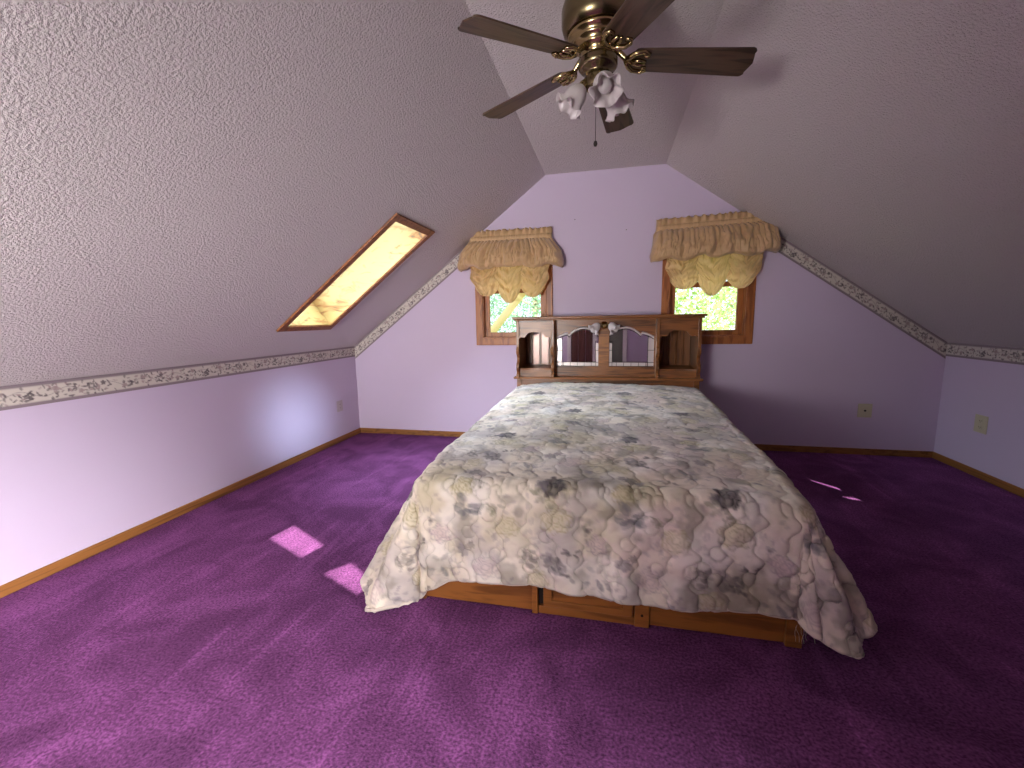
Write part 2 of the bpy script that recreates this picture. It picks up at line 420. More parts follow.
# ------------------------------------------------------------ gable windows
def frame_bm(x0, x1, z0, z1, y0, y1, w_, wb=None):
    b = BM(); wb = wb or w_
    prism(b, [rect(x0, x1, z0, z1), rect(x0+w_, x1-w_, z0+wb, z1-w_)], (0, y0, 0), (1, 0, 0), (0, 0, 1), (0, 1, 0), y1-y0)
    return b
def gable_window(n, x0, x1):
    t = thing('window_%d' % n, None, None, ((x0+x1)/2, YB, WZ0), kind='structure')
    def put(name, b, m, par=t, **k):
        bmesh.ops.translate(b, verts=b.verts, vec=(-(x0+x1)/2, -YB, -WZ0))
        return finish(name, b, m, par, **k)
    put('casing', frame_bm(x0, x1, WZ0, WZ1, YB-.018, YB-.001, CW-.012), 'casing', bevel=.005)
    put('casing_inner_bead', frame_bm(x0+CW-.022, x1-CW+.022, WZ0+CW-.022, WZ1-CW+.022, YB-.024, YB-.008, .014), 'casing', bevel=.003)
    put('jamb', frame_bm(x0+CW-.018, x1-CW+.018, WZ0+CW-.018, WZ1-CW+.018, YB-.008, YB+.15, .018), 'casing')
    mid = 1.66
    s = put('lower_sash', frame_bm(x0+CW, x1-CW, WZ0+CW, mid+.02, YB+.055, YB+.09, .052, .05), 'casing', bevel=.004)
    b = BM(); box(b, x0+CW+.05, x1-CW-.05, YB+.07, YB+.074, WZ0+CW+.045, mid-.03); put('pane', b, 'glass', s)
    s2 = put('upper_sash', frame_bm(x0+CW, x1-CW, mid-.02, WZ1-CW, YB+.092, YB+.125, .052, .04), 'casing', bevel=.004)
    b = BM(); box(b, x0+CW+.05, x1-CW-.05, YB+.106, YB+.110, mid+.018, WZ1-CW-.05); put('pane', b, 'glass', s2)
for i, (a, c) in enumerate(WIN): gable_window(i+1, a, c)

# skylight in the left slope
def skylight():
    t = thing('window_3', None, None, oL+dL*1.09+Vector((0, 3.457, 0)), kind='structure')
    mw = Matrix.Translation(-t.location)
    def slab(name, loops, off, th, m, par=t, bevel=0):
        b = BM(); prism(b, loops, oL+nL*off, (0, 1, 0), dL, nL, th)
        bmesh.ops.transform(b, matrix=mw, verts=b.verts); return finish(name, b, m, par, bevel=bevel)
    R_ = lambda y0, y1, v0, v1: [(y0, v0), (y1, v0), (y1, v1), (y0, v1)]
    y0, y1, v0, v1 = SKY; c_ = .062
    slab('casing', [R_(y0, y1, v0, v1), R_(y0+c_, y1-c_, v0+c_, v1-c_)], -.018, .017, 'skycase', bevel=.004)
    a0, a1, c0, c1 = y0+c_+.005, y1-c_-.005, v0+c_+.005, v1-c_-.005
    slab('shaft_lining', [R_(a0-.012, a1+.012, c0-.012, c1+.012), R_(a0, a1, c0, c1)], -.004, .325, 'shaft')
    s = slab('sash', [R_(a0-.03, a1+.03, c0-.03, c1+.03), R_(a0+.03, a1-.03, c0+.03, c1-.03)], .322, .04, 'skycase')
    slab('pane', [R_(a0+.025, a1-.025, c0+.025, c1-.025)], .335, .006, 'glass', s)
skylight()
# frame around the sun holes added in the right slope
t = thing('window_4', None, None, oR+dR*.85+Vector((0, .48, 0)), kind='structure')
b = BM(); prism(b, [[(.26, .55), (.68, .55), (.68, .88), (.26, .88)], VA, VB], oR-nR*.016, (0, 1, 0), dR, nR, .015)
bmesh.ops.translate(b, verts=b.verts, vec=-t.location); finish('casing', b, 'skycase', t)

# rear wall: invented window with an opaque shade behind the fill lamp, doors (seen only in the mirror)
t = thing('window_5', None, None, ((RW[0]+RW[1])/2, YR, RW[2]), kind='structure')
b = frame_bm(RW[0]-.08, RW[1]+.08, RW[2]-.08, RW[3]+.08, YR+.001, YR+.03, .08); bmesh.ops.translate(b, verts=b.verts, vec=-t.location); finish('casing', b, 'trimwhite', t)
b = BM(); box(b, RW[0], RW[1], YR-.03, YR-.02, RW[2], RW[3]); bmesh.ops.translate(b, verts=b.verts, vec=-t.location); finish('shade', b, 'trimwhite', t)
def door(n, x0, x1, m, panels):
    # closet doors, kept low to clear the added sun holes
    t = thing('door_%d' % n, None, None, ((x0+x1)/2, YR, 0), kind='structure'); mvec = (-(x0+x1)/2, -YR, 0)
    b = BM(); prism(b, [[(x0-.09, 0), (x0, 0), (x0, 1.60), (x1, 1.60), (x1, 0), (x1+.09, 0), (x1+.09, 1.68), (x0-.09, 1.68)]], (0, YR+.001, 0), (1, 0, 0), (0, 0, 1), (0, 1, 0), .03)
    bmesh.ops.translate(b, verts=b.verts, vec=mvec); finish('casing', b, 'trimwhite', t)
    wd = (x1-x0)/panels
    for k in range(panels):
        b = BM(); box(b, x0+k*wd+.004, x0+(k+1)*wd-.004, YR+.002, YR+.02, 0.01, 1.595)
        for z0, z1 in ((.12, .80), (.90, 1.50)): box(b, x0+k*wd+.06, x0+(k+1)*wd-.06, YR+.02, YR+.028, z0, z1)
        bmesh.ops.translate(b, verts=b.verts, vec=mvec); finish('leaf', b, m, t, bevel=.004)
door(1, -.95, -.43, 'brown_door', 3)
door(2, -.12, .27, 'grey_door', 1)

# ------------------------------------------------------------ balloon valances
def valance(cx, wtop, ztop, wpuff, tilt, seed, label):
    rs = np.random.RandomState(seed)
    t = thing('balloon_valance', label, 'curtain', (cx, YB-.03, ztop-.16), (0, 0, 0), 'balloon valances over the gable windows')
    t.rotation_euler = (0, tilt, 0)
    Z = lambda zz: zz-(ztop-.16)
    ns = 260
    s = np.linspace(-1, 1, ns)
    def ph(k, j): return np.interp((s+1)/2*k, np.arange(k+2), np.cumsum(rs.uniform(.6, 1.4, k+2)))*2*PI
    g1 = np.sin(ph(15, 0)); g2 = np.sin(ph(26, 1))
    def lift(s_): return 0
    # frilled header + rod pocket
    rows = []
    for tt, zz, amp, out in ((0, ztop, .020, .055), (.25, ztop-.02, .018, .055), (.5, ztop-.045, .010, .058), (.7, ztop-.058, .004, .045), (.8, ztop-.062, .003, .06), (1, ztop-.085, .003, .068), (1.2, ztop-.105, .003, .062), (1.3, ztop-.112, .003, .045)):
        g = g1*(1-min(tt, 1)*.5)+g2*min(tt, 1)*.5
        edge = np.sqrt(np.clip(1-s**40, 0, 1))
        x = s*wtop/2+.003*g2+(.012*(1-tt) if tt < 1 else 0)*g1*.6
        y = -(out*edge)+amp*g
        z = zz+(.008*np.sin(ph(18, 2)) if tt == 0 else 0)+0*s
        rows.append(np.stack([x, y, np.full(ns, 1.)*Z(z)], -1))
    h = gridmesh('header', np.stack(rows, 1), 'valance', t)
    so = h.modifiers.new('cloth', 'SOLIDIFY'); so.thickness = .003
    # side returns of the rod: short board behind the header
    b = BM(); box(b, -wtop/2+.02, wtop/2-.02, -.035, .028, Z(ztop-.10), Z(ztop-.06)); finish('curtain_rod', b, 'trimwhite', t)
    # the upper balloon: gathered, swells outwards, turns back under
    nt = 44; tt = np.linspace(0, 1, nt); S, TT = np.meshgrid(s, tt, indexing='ij')
    lob = .5+.5*np.cos(s*PI*4+rs.uniform(-.5, .5))            # soft lobes along the hem
    lobe2 = fbm(s*3+seed*9, s*0+1.5, 3)
    H = .30
    prof_out = np.interp(tt, [0, .15, .4, .65, .82, .93, 1], [.055, .115, .175, .200, .195, .16, .05])
    prof_z = np.interp(tt, [0, .15, .4, .65, .82, .93, 1], [0, .14, .45, .75, .93, 1.0, .94])
    prof_w = np.interp(tt, [0, .12, .4, .7, .9, 1], [wtop, wtop*1.04, wpuff*.96, wpuff, wpuff*.985, wpuff*.93])
    gA = np.sin(ph(22, 3))[:, None]; gB = np.sin(ph(6, 4))[:, None]; gC = np.sin(ph(9, 5))[:, None]
    sk = fbm(S*5+seed, TT*2.5, 3)-.5
    crease = (.5-np.abs(fbm(S*6+seed*3+TT*1.5, TT*1.8-S*1.2, 3)-.5)*3.2)+.6*(.5-np.abs(fbm(S*12+seed, TT*2.4+S*3, 3)-.5)*3.2)
    amp = .012*(1-TT)**2*gA+.013*np.sin(PI*np.clip(TT, 0, 1))*(.6*gB+.5*gC)+.06*sk*TT-.042*crease*np.sin(PI*np.clip(TT*.9+.1, 0, 1))+.012*np.sin(PI*TT)*(fbm(S*22+seed, TT*3, 3)-.5)*2
    edge = np.clip(1-np.abs(S)**14, 0, 1)**.5
    y = -(prof_out[None]*(0.18+.82*edge))+amp
    x = S*prof_w[None]/2+.006*gC*TT
    z = ztop-.105-H*prof_z[None]*(.90+.10*lob[:, None]+.16*(lobe2[:, None]-.5))+.03*sk*TT
    Pz = np.stack([x, y, Z(z)], -1)
    p = gridmesh('upper_balloon', Pz, 'valance', t); so = p.modifiers.new('cloth', 'SOLIDIFY'); so.thickness = .004
    # lower balloon: three swags pulled up between gathers
    ns2, nt2 = 240, 60; s2 = np.linspace(-1, 1, ns2); t2 = np.linspace(0, 1, nt2); S, TT = np.meshgrid(s2, t2, indexing='ij')
    ws = wpuff*.76; lo = 3
    lc = ((S+1)/2*lo); li = np.clip(np.floor(lc), 0, lo-1); u_ = (lc-li)*2-1     # -1..1 in each lobe
    dep = np.array([.30, .36, .34]); dep = dep[li.astype(int)]
    dip = (1-np.abs(u_)**2.4)
    hz = .225+dep*np.array([.28, .42, .30])[li.astype(int)]*dip
    fold = 26*TT*(.5+.5*dip)+2.2*np.abs(u_)*3
    amp2 = .013*np.sin(fold+li*2+3*fbm(S*2+seed, TT*3, 2))*np.sin(PI*TT)**.6
    belly = .055*np.sin(PI*np.clip(TT, 0, 1))**.8*(.35+.65*dip)
    y = -(.055+belly+.02*(1-TT))+amp2+.018*(fbm(S*7+seed*2, TT*6, 3)-.5)-.036*(.5-np.abs(fbm(S*6+seed+TT*2*np.sign(u_), TT*3+S*2, 3)-.5)*3.2)
    x = S*ws/2*(1.0-.10*TT**2)+.01*np.sin(TT*9+li)
    z = ztop-.105-H*.80-hz*TT*1.12+.022*np.clip((TT-.9)*10, 0, 1)*dip*.6
    p = gridmesh('lower_balloon', np.stack([x, y, Z(z)], -1), 'swag', t)
    return t
valance(-1.055, .89, 2.272, 1.13, .004, 3, 'tan gathered balloon valance over the left gable window by the slope')
valance(.925, 1.03, 2.290, 1.14, -.028, 8, 'wider tan gathered balloon valance over the right gable window')

# ------------------------------------------------------------ bookcase headboard
HX, HF, HBK = -.06, 4.27, 4.672
def headboard():
    t = thing('bookcase_headboard', 'pine bookcase headboard with leaded mirrors against lilac wall', 'headboard', (HX, (HF+HBK)/2, 0))
    t0 = Vector((HX, (HF+HBK)/2, 0))
    def put(name, b, m, par=None, **k):
        bmesh.ops.translate(b, verts=b.verts, vec=-t0); return finish(name, b, m, par or t, **k)
    L_, R_ = -.922, .800; D1, D2 = -.560, .425; W_ = .028
    zt, zl = 1.345, .775
    b = BM(); box(b, L_-.035, R_+.035, HF-.03, HBK, zt, zt+.022); box(b, L_-.02, R_+.02, HF-.016, HBK, zt-.016, zt); put('top_board', b, 'pine_h', bevel=.006)
    # stepped ledge at the joint of upper and lower case
    b = BM(); box(b, L_-.03, R_+.03, HF-.03, HBK, zl-.022, zl); put('ledge', b, 'pine_h', bevel=.008)
    b = BM(); box(b, L_, R_, HF+.01, HBK, .02, zl-.022)
    box(b, L_, L_+.05, HF-.003, HF+.01, .02, zl-.022); box(b, R_-.05, R_, HF-.003, HF+.01, .02, zl-.022)
    put('lower_case', b, 'pine_h', bevel=.003)
    b = BM(); box(b, L_+.01, R_-.01, HBK-.015, HBK-.002, zl, zt-.016); put('back_panel', b, 'pine')
    # shaped uprights: straight above, turned/scalloped towards the ledge
    prof = [(HF-.004, zt-.016), (HF-.004, 1.09), (HF-.006, 1.07), (HF-.022, 1.055), (HF-.026, 1.03), (HF-.018, 1.005), (HF+.010, .985), (HF+.022, .96),
            (HF+.014, .935), (HF-.008, .915), (HF-.026, .895), (HF-.030, .865), (HF-.018, .84), (HF-.002, .825), (HF-.010, .81), (HF-.024, .80), (HF-.024, zl), (HBK-.015, zl), (HBK-.015, zt-.016)]
    for xx in (L_, D1-W_/2, D2-W_/2, R_-W_):
        b = BM(); prism(b, [prof], (xx, 0, 0), (0, 1, 0), (0, 0, 1), (1, 0, 0), W_); put('upright', b, 'pine', bevel=.003)
    # side bays: arched rail on top, shelf with a drawer-like rail
    for (x0, x1) in ((L_+W_, D1-W_/2), (D2+W_/2, R_-W_)):
        w_ = x1-x0; pts = [(x0, zt-.016), (x0, 1.155)]
        for k in range(25):
            q = k/24; s = abs(q-.5)*2
            zz = 1.215-.055*sstep(.35, .8, s)+(.012*math.sin((s-.8)/.2*PI) if s > .8 else 0)
            pts.append((x0+.012+(w_-.024)*q, float(zz)))
        pts += [(x1, 1.155), (x1, zt-.016)]
        b = BM(); prism(b, [pts[::-1]], (0, HF+.012, 0), (1, 0, 0), (0, 0, 1), (0, 1, 0), .018); put('arched_rail', b, 'pine_h', bevel=.002)
        b = BM(); pts = [(x0, HBK-.015), (x0, HF+.012)]+[(x0+w_*q/20, HF+.012+.02*math.sin(PI*q/20)) for q in range(21)]+[(x1, HBK-.015)]
        pp = [pts[0]]+[p for i, p in enumerate(pts[1:]) if (p[0]-pts[i][0])**2+(p[1]-pts[i][1])**2 > 1e-8]
        prism(b, [pp], (0, 0, .842), (1, 0, 0), (0, 1, 0), (0, 0, 1), .016); put('shelf', b, 'pine_h')
        b = BM(); box(b, x0, x1, HF+.02, HF+.036, zl, .842); put('shelf_rail', b, 'pine_h')
        b = BM()                                       # v-grooved boards
        nb_ = 5
        for k in range(nb_):
            a0 = x0+w_*k/nb_; a1 = x0+w_*(k+1)/nb_
            prism(b, [[(a0+.001, 0), (a0+.005, -.006), (a1-.005, -.006), (a1-.001, 0)]], (0, HBK-.017, .858), (1, 0, 0), (0, 1, 0), (0, 0, 1), zt-.016-.858)
        put('grooved_back', b, 'pine')
    # mirrored strips on the back of the left bay
    b = BM()
    for (a0, a1) in ((-.812, -.752), (-.722, -.655)): box(b, a0, a1, HBK-.030, HBK-.024, .87, 1.30)
    o = put('mirror_strip', b, 'mirror_dim'); o['label'] = 'mirrored strips catching pale light'
    # centre: face frame with two leaded mirrors
    x0, x1 = D1+W_/2, D2-W_/2; cy = HF+.10; zc0, zc1 = zl, zt-.016
    c0, c1 = -.122, -.018
    def arch(a0, a1, flip):
        n = 40; top = []
        for k in range(n+1):
            q = k/n; qq = 1-q if flip else q    # qq = 0 at the outer side
            # small shoulder arch on the outer third, big arch next to the centre post
            if qq < .30: z = 1.165+.045*math.sin(PI*(qq/.30)*.5)
            else: z = 1.19+.072*math.sin(PI*min(1, (qq-.30)/.70))**.8
            top.append((a0+(a1-a0)*q, z))
        return top
    holes_ = []
    for (a0, a1, fl) in ((x0+.012, c0, False), (c1, x1-.012, True)):
        top = arch(a0, a1, fl); holes_.append([(a0, .872), (a1, .872)]+top[::-1])
    b = BM(); prism(b, [rect(x0, x1, zc0, zc1)]+holes_, (0, cy, 0), (1, 0, 0), (0, 0, 1), (0, 1, 0), .02); put('face_frame', b, 'pine_h', bevel=.003)
    b = BM(); box(b, c0+.004, c1-.004, cy-.006, cy, .88, 1.32); put('centre_post', b, 'bedwood')
    for k, ((a0, a1, fl), hl) in enumerate(zip(((x0+.012, c0, False), (c1, x1-.012, True)), holes_)):
        b = BM(); box(b, a0-.01, a1+.01, cy+.022, cy+.026, .862, 1.30); mm = put('mirror', b, 'mirror')
        # bevelled light strips set in lead: outer column, bottom row, arch band
        b = BM(); yv = cy+.0185
        xo0, xo1 = (a0, a0+.055) if not fl else (a1-.055, a1)
        box(b, xo0, xo1, yv, cy+.0215, .912, 1.15); box(b, a0, a1, yv, cy+.0215, .872, .912)
        xi0, xi1 = (a1-.028, a1) if not fl else (a0, a0+.028)
        box(b, xi0, xi1, yv, cy+.0215, .912, 1.10)
        put('bevelled_strip', b, 'bevel', mm)
        b = BM(); yl = cy+.016
        def seg(p, q): tube(b, [(p[0], yl, p[1]), (q[0], yl, q[1])], .0028, 6)
        xv = xo1 if not fl else xo0; xw = xi0 if not fl else xi1
        seg((xv, .872), (xv, 1.20)); seg((xw, .872), (xw, 1.12)); seg((a0, .912), (a1, .912)); seg((a0, .874), (a1, .874))
        for q in range(1, 6): x_ = a0+(a1-a0)*q/6; seg((x_, .872), (x_, .912))
        seg((min(xv, xo0), 1.03), (max(xv, xo1), 1.03)); seg((xi0, 1.03), (xi1, 1.03))
        top = arch(a0, a1, fl); tube(b, [(x_, yl, z_-.03) for x_, z_ in top], .0035, 6)
        put('lead_line', b, 'lead', mm, smooth=True)
    # arched light moulding above each mirror
    for (a0, a1, fl) in ((x0+.012, c0, False), (c1, x1-.012, True)):
        b = BM(); top = arch(a0, a1, fl); tube(b, [(x_, cy+.012, z_-.012) for x_, z_ in top], .010, 8); put('arch_strip', b, 'bevel', smooth=True)
    # twin sconce on the centre post
    b = BM(); lathe(b, [(0, .0), (.034, .0), (.038, .006), (.036, .014), (.026, .022), (.020, .034), (.010, .040), (0, .042)], 28, Matrix.Translation((-.068, cy-.006, 1.275)) @ Matrix.Rotation(PI/2, 4, 'X'))
    for sx in (-1, 1):
        tube(b, [(-.068, cy-.03, 1.275), (-.068+sx*.03, cy-.045, 1.288), (-.068+sx*.055, cy-.05, 1.280)], .006, 8)
    sc = put('sconce', b, 'brass_bright', smooth=True)
    for sx in (-1, 1):
        b = BM(); tulip(b, Matrix.Translation((-.068+sx*.050, cy-.050, 1.287)) @ Matrix.Rotation(sx*-.75, 4, 'Y') @ Matrix.Rotation(PI-.35, 4, 'X'), .085, .052)
        put('glass_shade', b, 'frost', sc, smooth=True)
    return t
def tulip(b, mtx, h, r_, lobes=6):
    """ruffled tulip shade, neck at the origin, opening towards +Z"""
    seg = 48; rings = []
    prof = [(.30, 0), (.42, .06), (.62, .2), (.76, .38), (.80, .55), (.80, .7), (.86, .84), (1.0, .94), (1.12, 1.0)]
    def ring(rr, zz, k, inn):
        out = []
        for i in range(seg):
            a = 2*PI*i/seg; ru = max(0, (k-.55)/.45)
            rad = rr*r_*(1+.13*ru*math.cos(lobes*a))-inn
            out.append(b.verts.new(mtx @ Vector((rad*math.cos(a), rad*math.sin(a), zz*h-.10*h*ru*math.cos(lobes*a)))))
        return out
    for rr, zz in prof: rings.append(ring(rr, zz, zz, 0))
    for rr, zz in prof[::-1]: rings.append(ring(rr, zz, zz, .0025))
    for a_, b_ in zip(rings, rings[1:]):
        for i in range(seg): b.faces.new((a_[i], a_[(i+1) % seg], b_[(i+1) % seg], b_[i]))
    b.faces.new(rings[-1])
headboard()

# ------------------------------------------------------------ pedestal bed
BX0, BX1, BY0 = -.895, .775, 1.82
def bed():
    o_ = Vector(((BX0+BX1)/2, 3.0, 0))
    t = thing('pedestal_bed', 'honey pine pedestal bed base with storage fronts on purple carpet', 'bed', o_)
    def put(name, b, m, par=None, **k):
        bmesh.ops.translate(b, verts=b.verts, vec=-o_); return finish(name, b, m, par or t, **k)
    b = BM(); box(b, BX0, BX1, BY0+.02, 4.255, 0.002, .30); put('case', b, 'bedwood', bevel=.003)
    b = BM(); box(b, BX0, BX1, BY0, BY0+.018, .22, .32); put('top_rail', b, 'bedwood', bevel=.003)
    b = BM(); box(b, BX0+.03, -.338, BY0+.004, BY0+.018, .012, .22); put('plain_panel', b, 'bedwood', bevel=.003)
    b = BM(); box(b, .182, .712, BY0+.004, BY0+.018, .012, .22); put('plain_panel', b, 'bedwood', bevel=.003)
    for a0, a1 in ((BX0, BX0+.03), (-.338, -.312), (.118, .180), (.714, BX1)):
        b = BM(); box(b, a0, a1, BY0-.006, BY0+.018, .002, .22); put('stile', b, 'bedwood', bevel=.003)
    b = BM(); prism(b, [rect(-.285, .110, .045, .215), rect(-.245, .070, .075, .185)], (0, BY0-.006, 0), (1, 0, 0), (0, 0, 1), (0, 1, 0), .02)
    box(b, -.250, .075, BY0+.004, BY0+.012, .07, .19); dr = put('drawer_front', b, 'bedwood', bevel=.003)
    b = BM(); box(b, -.310, -.287, BY0+.012, BY0+.0185, .045, .22); put('gap', b, 'dark')
    b = BM(); box(b, -.310, .118, BY0+.002, BY0+.018, .002, .040); put('toe_rail', b, 'bedwood', bevel=.003)
    for z_ in (.06,): 
        b = BM(); lathe(b, [(0, 0), (.006, 0), (.006, .002), (0, .003)], 10, Matrix.Translation((.149, BY0-.006, z_)) @ Matrix.Rotation(PI/2, 4, 'X')); put('screw_plug', b, 'dark')
    m_ = BM(); box(m_, BX0+.03, BX1-.03, BY0+.03, 4.245, .322, .60)
    mo = finish('mattress', m_, 'mattress', bevel=.05); tag(mo, 'white mattress lying on the pedestal bed beneath the floral quilt', 'mattress')
    b = BM(); box(b, BX0+.01, BX1-.01, BY0+.01, 4.25, .30, .321); put('platform_deck', b, 'bedwood')
bed()

# ------------------------------------------------------------ quilt
M['quilt'] = vcol('floral_quilt_cotton', .85, .15, .35, 260)
def quilt():
    step = .0072
    R = .085
    x0, x1, yf, yh = BX0-.030+R, BX1+.034-R, BY0-.012+R, 4.235
    nq = int(.60/step)
    q = np.linspace(0, 1, nq+1)[1:]
    nx = int((x1-x0)/step); ny = int((yh-yf)/step)
    # index along a: left hang (q 1..0), top, right hang ; along b: top from head to foot, then front hang
    U = np.concatenate([-q[::-1], np.zeros(nx), q]); X = np.concatenate([np.full(nq, x0), np.linspace(x0, x1, nx), np.full(nq, x1)])
    V = np.concatenate([np.zeros(ny), q]); Y = np.concatenate([np.linspace(yh, yf, ny), np.full(nq, yf)])
    U, V = np.meshgrid(U, V, indexing='ij'); X, Y = np.meshgrid(X, Y, indexing='ij')
    # resting height of the top
    hd = sstep(1.9, 4.2, Y)
    xc = (X-(x0+x1)/2)/((x1-x0)/2)
    ztop = .640-.03*sstep(2.25, 1.85, Y)+.045*hd+.030*(1-np.abs(xc)**3)*(.4+.6*hd)+.014*(fbm(X*3.3, Y*3.3, 3)-.5)*2
    # hem heights along the front
    hemz = np.interp(X, [-.90, -.82, -.74, -.60, -.32, -.1, .14, .45, .75, .80], [.060, .068, .112, .138, .142, .128, .108, .128, .142, .145])
    dF = ztop-hemz+.035; dS = .50+.02*np.sin(Y*5)+.0*X
    aU, aV = np.abs(U), np.abs(V)
    mq = np.maximum(aU, aV); th = np.arctan2(aU, aV+1e-9)
    left = U < 0
    c2, s2 = np.cos(th)**2, np.sin(th)**2
    bump = np.sin(2*th)**2
    lim = dF*c2+dS*s2+np.where(left, .165, .085)*bump
    rho = mq*lim
    # outward tilt of the hanging cloth as a function of direction
    thd = np.degrees(th)
    phL = np.interp(thd, [0, 6, 14, 26, 45, 62, 78, 90], [1.5, 2.5, -2.0, 6, 25, 31, 25, 12])
    phR = np.interp(thd, [0, 5, 12, 22, 38, 52, 66, 80, 90], [1.5, 0, -1, 13, 18, 24, 28, 25, 14])
    ph = np.radians(np.where(left, phL, phR))
    side = np.clip((Y-yf)/1.2, 0, 1)
    ph = np.where((aU > 0) & (aV == 0), np.radians(np.where(left, 12, 15))*(1-side*.8), ph)
    # folds
    kk = np.clip(rho-.08, 0, 1)
    fr = .010*np.sin(X*21+1.3*np.sin(X*7))+.012*(fbm(X*5+3, rho*2, 3)-.5)*2
    sd = .016*np.sin(Y*13+np.sin(Y*4)*1.5)
    cor = np.where(left, .020*np.sin(th*11+.8), .030*np.sin(th*12-.6))*bump
    ripple = (fr*c2*(aV > 0)+sd*s2+cor)*np.clip(kk/.3, 0, 1)
    arc = R*PI/2
    inarc = rho < arc
    horiz = np.where(inarc, R*np.sin(rho/R), R+(rho-arc)*np.sin(ph)+ripple)
    down = np.where(inarc, R*(1-np.cos(rho/R)), R+(rho-arc)*np.cos(ph))
    # direction: corner on the left leans to the side
    dirx = np.sign(U)*np.sin(th); diry = -np.cos(th)
    thw = np.where(left & (aU > 0) & (aV > 0), th**.85*(PI/2)**.15, th); dirx = np.sign(U)*np.sin(thw); diry = -np.cos(thw)
    top = (aU == 0) & (aV == 0)
    dirx = np.where(top, 0, dirx); diry = np.where(top, 0, diry)
    Z = ztop-np.where(top, 0, down); floor_ = Z < .016
    # cloth that reaches the carpet spreads out a little on it
    extra = np.where(floor_, .016-Z, 0); Z = np.where(floor_, .016+.004*np.sin(extra*60), Z)
    horiz = np.where(top, 0, horiz)+np.minimum(extra, .06)*.5
    P = np.stack([X+dirx*horiz, Y+diry*horiz, Z], -1)
    # cloth coordinates in metres
    A = X+np.sign(U)*mq*lim*np.sin(th)*(aU > 0); B = (yf-Y)-0+mq*lim*np.cos(th)*(aV > 0)     # B grows towards the foot hem
    # ---- quilting relief
    ln = .118
    wav = .020*np.sin(B*2*PI/.19+A*1.1)+.010*np.sin(B*2*PI/.083+1.0)+.03*(fbm(A*1.5+5, B*3.5, 2)-.5)
    fx = (A+wav)/ln; k_ = np.abs(fx-np.round(fx))*ln
    g = np.exp(-(k_/.0055)**2)
    rs = np.random.RandomState(5)
    # scroll stitching: open rings and tails
    tw, thh = .354, .31
    for i in range(8):
        cx, cy = rs.rand()*tw, rs.rand()*thh; rr = rs.uniform(.026, .044); a0 = rs.uniform(-PI, PI)
        row = np.floor(B/thh)
        dx = (A-cx+row*tw*.37+tw/2) % tw-tw/2; dy = (B-cy+thh/2) % thh-thh/2
        d = np.hypot(dx, dy); an = np.arctan2(dy, dx)-a0; an = (an+PI) % (2*PI)-PI
        spiral = rr*(1-.12*an)
        g = np.maximum(g, np.exp(-((d-spiral)/.0042)**2)*sstep(2.9, 2.4, np.abs(an)))
    puff = (1-np.clip(k_/(ln/2), 0, 1))
    relief = -.0070*g+.003*(1-puff**2)+.0045*(fbm(A*28, B*28, 3)-.5)*2+.005*(fbm(A*9+3, B*17, 3)-.5)*2
    relief *= np.where(top, .5, 1.1)
    # vertex normals
    du = np.gradient(P, axis=0); dv = np.gradient(P, axis=1); nrm = np.cross(dv, du); nrm /= (np.linalg.norm(nrm, axis=-1, keepdims=True)+1e-9)
    if nrm[nx//2+nq, ny//2, 2] < 0: nrm = -nrm
    P = P+nrm*relief[..., None]
    P[..., 2] = np.maximum(P[..., 2], .008)
    # ---- printed flowers
    C = lambda *c: np.array(srgb(c)[:3])
    cream = C(222, 211, 194); c = np.tile(cream, A.shape+(1,))
    wa = .02*(fbm(A*14, B*14, 3)-.5); wb = .02*(fbm(A*14+40, B*14+9, 3)-.5)
    a_, b_ = A+wa, B+wb
    def lay(col, k):
        nonlocal c
        c = c*(1-k[..., None])+col*k[..., None]
    # watercolour washes
    lay(C(178, 168, 134), sstep(.46, .68, fbm(A*4.2+11, B*4.2, 4))*.62)
    lay(C(160, 152, 154), sstep(.48, .68, fbm(A*5.1+31, B*5.1+7, 4))*.58)
    lay(C(212, 190, 180), sstep(.52, .72, fbm(A*3.3+71, B*3.3+17, 3))*.5)
    lay(C(128, 122, 110), sstep(.54, .70, fbm(A*9+91, B*9+27, 4))*.60)
    lay(C(238, 232, 224), sstep(.55, .75, fbm(A*7+51, B*7+3, 3))*.5)
    TW, TH = .720, .62
    AX = -.245; BY = .035          # the first dark peony
    row = np.floor((b_-BY+TH/2)/TH)
    def loc(px, py):
        rr = np.floor((b_-(BY+py)+TH/2)/TH)
        dx = (a_-(AX+px)-rr*TW*.5+TW/2) % TW-TW/2; dy = (b_-(BY+py)+TH/2) % TH-TH/2
        return dx, dy
    fine = fbm(A*70, B*70, 3); med = fbm(A*32+8, B*32, 3)
    def peony(px, py, rad, col, s_, ruff=.28, lob=7):
        dx, dy = loc(px, py); d = np.hypot(dx, dy); an = np.arctan2(dy, dx)
        edge = rad*(1+ruff*.5*np.sin(an*lob+px*9)+ruff*(med-.5)*2.2)
        k = sstep(edge, edge*.78, d)*s_
        vein = .74+.30*sstep(.35, .62, med)*(.6+.4*np.sin(d/rad*16+2*np.sin(an*3)))
        lay(col, k*np.clip(vein, 0, 1))
    def rose(px, py, rad, col, ring, s_):
        dx, dy = loc(px, py); d = np.hypot(dx, dy*1.15); an = np.arctan2(dy, dx)
        lay(col, sstep(rad*1.05, rad*.7, d+.012*np.sin(an*5+px*7))*s_*.8)
        for q_ in (.28, .52, .78, .98): lay(ring, np.exp(-((d-rad*q_*(1+.10*np.sin(an*(3+q_*4)+q_*9)))/.0035)**2)*s_*(.4+.6*med))
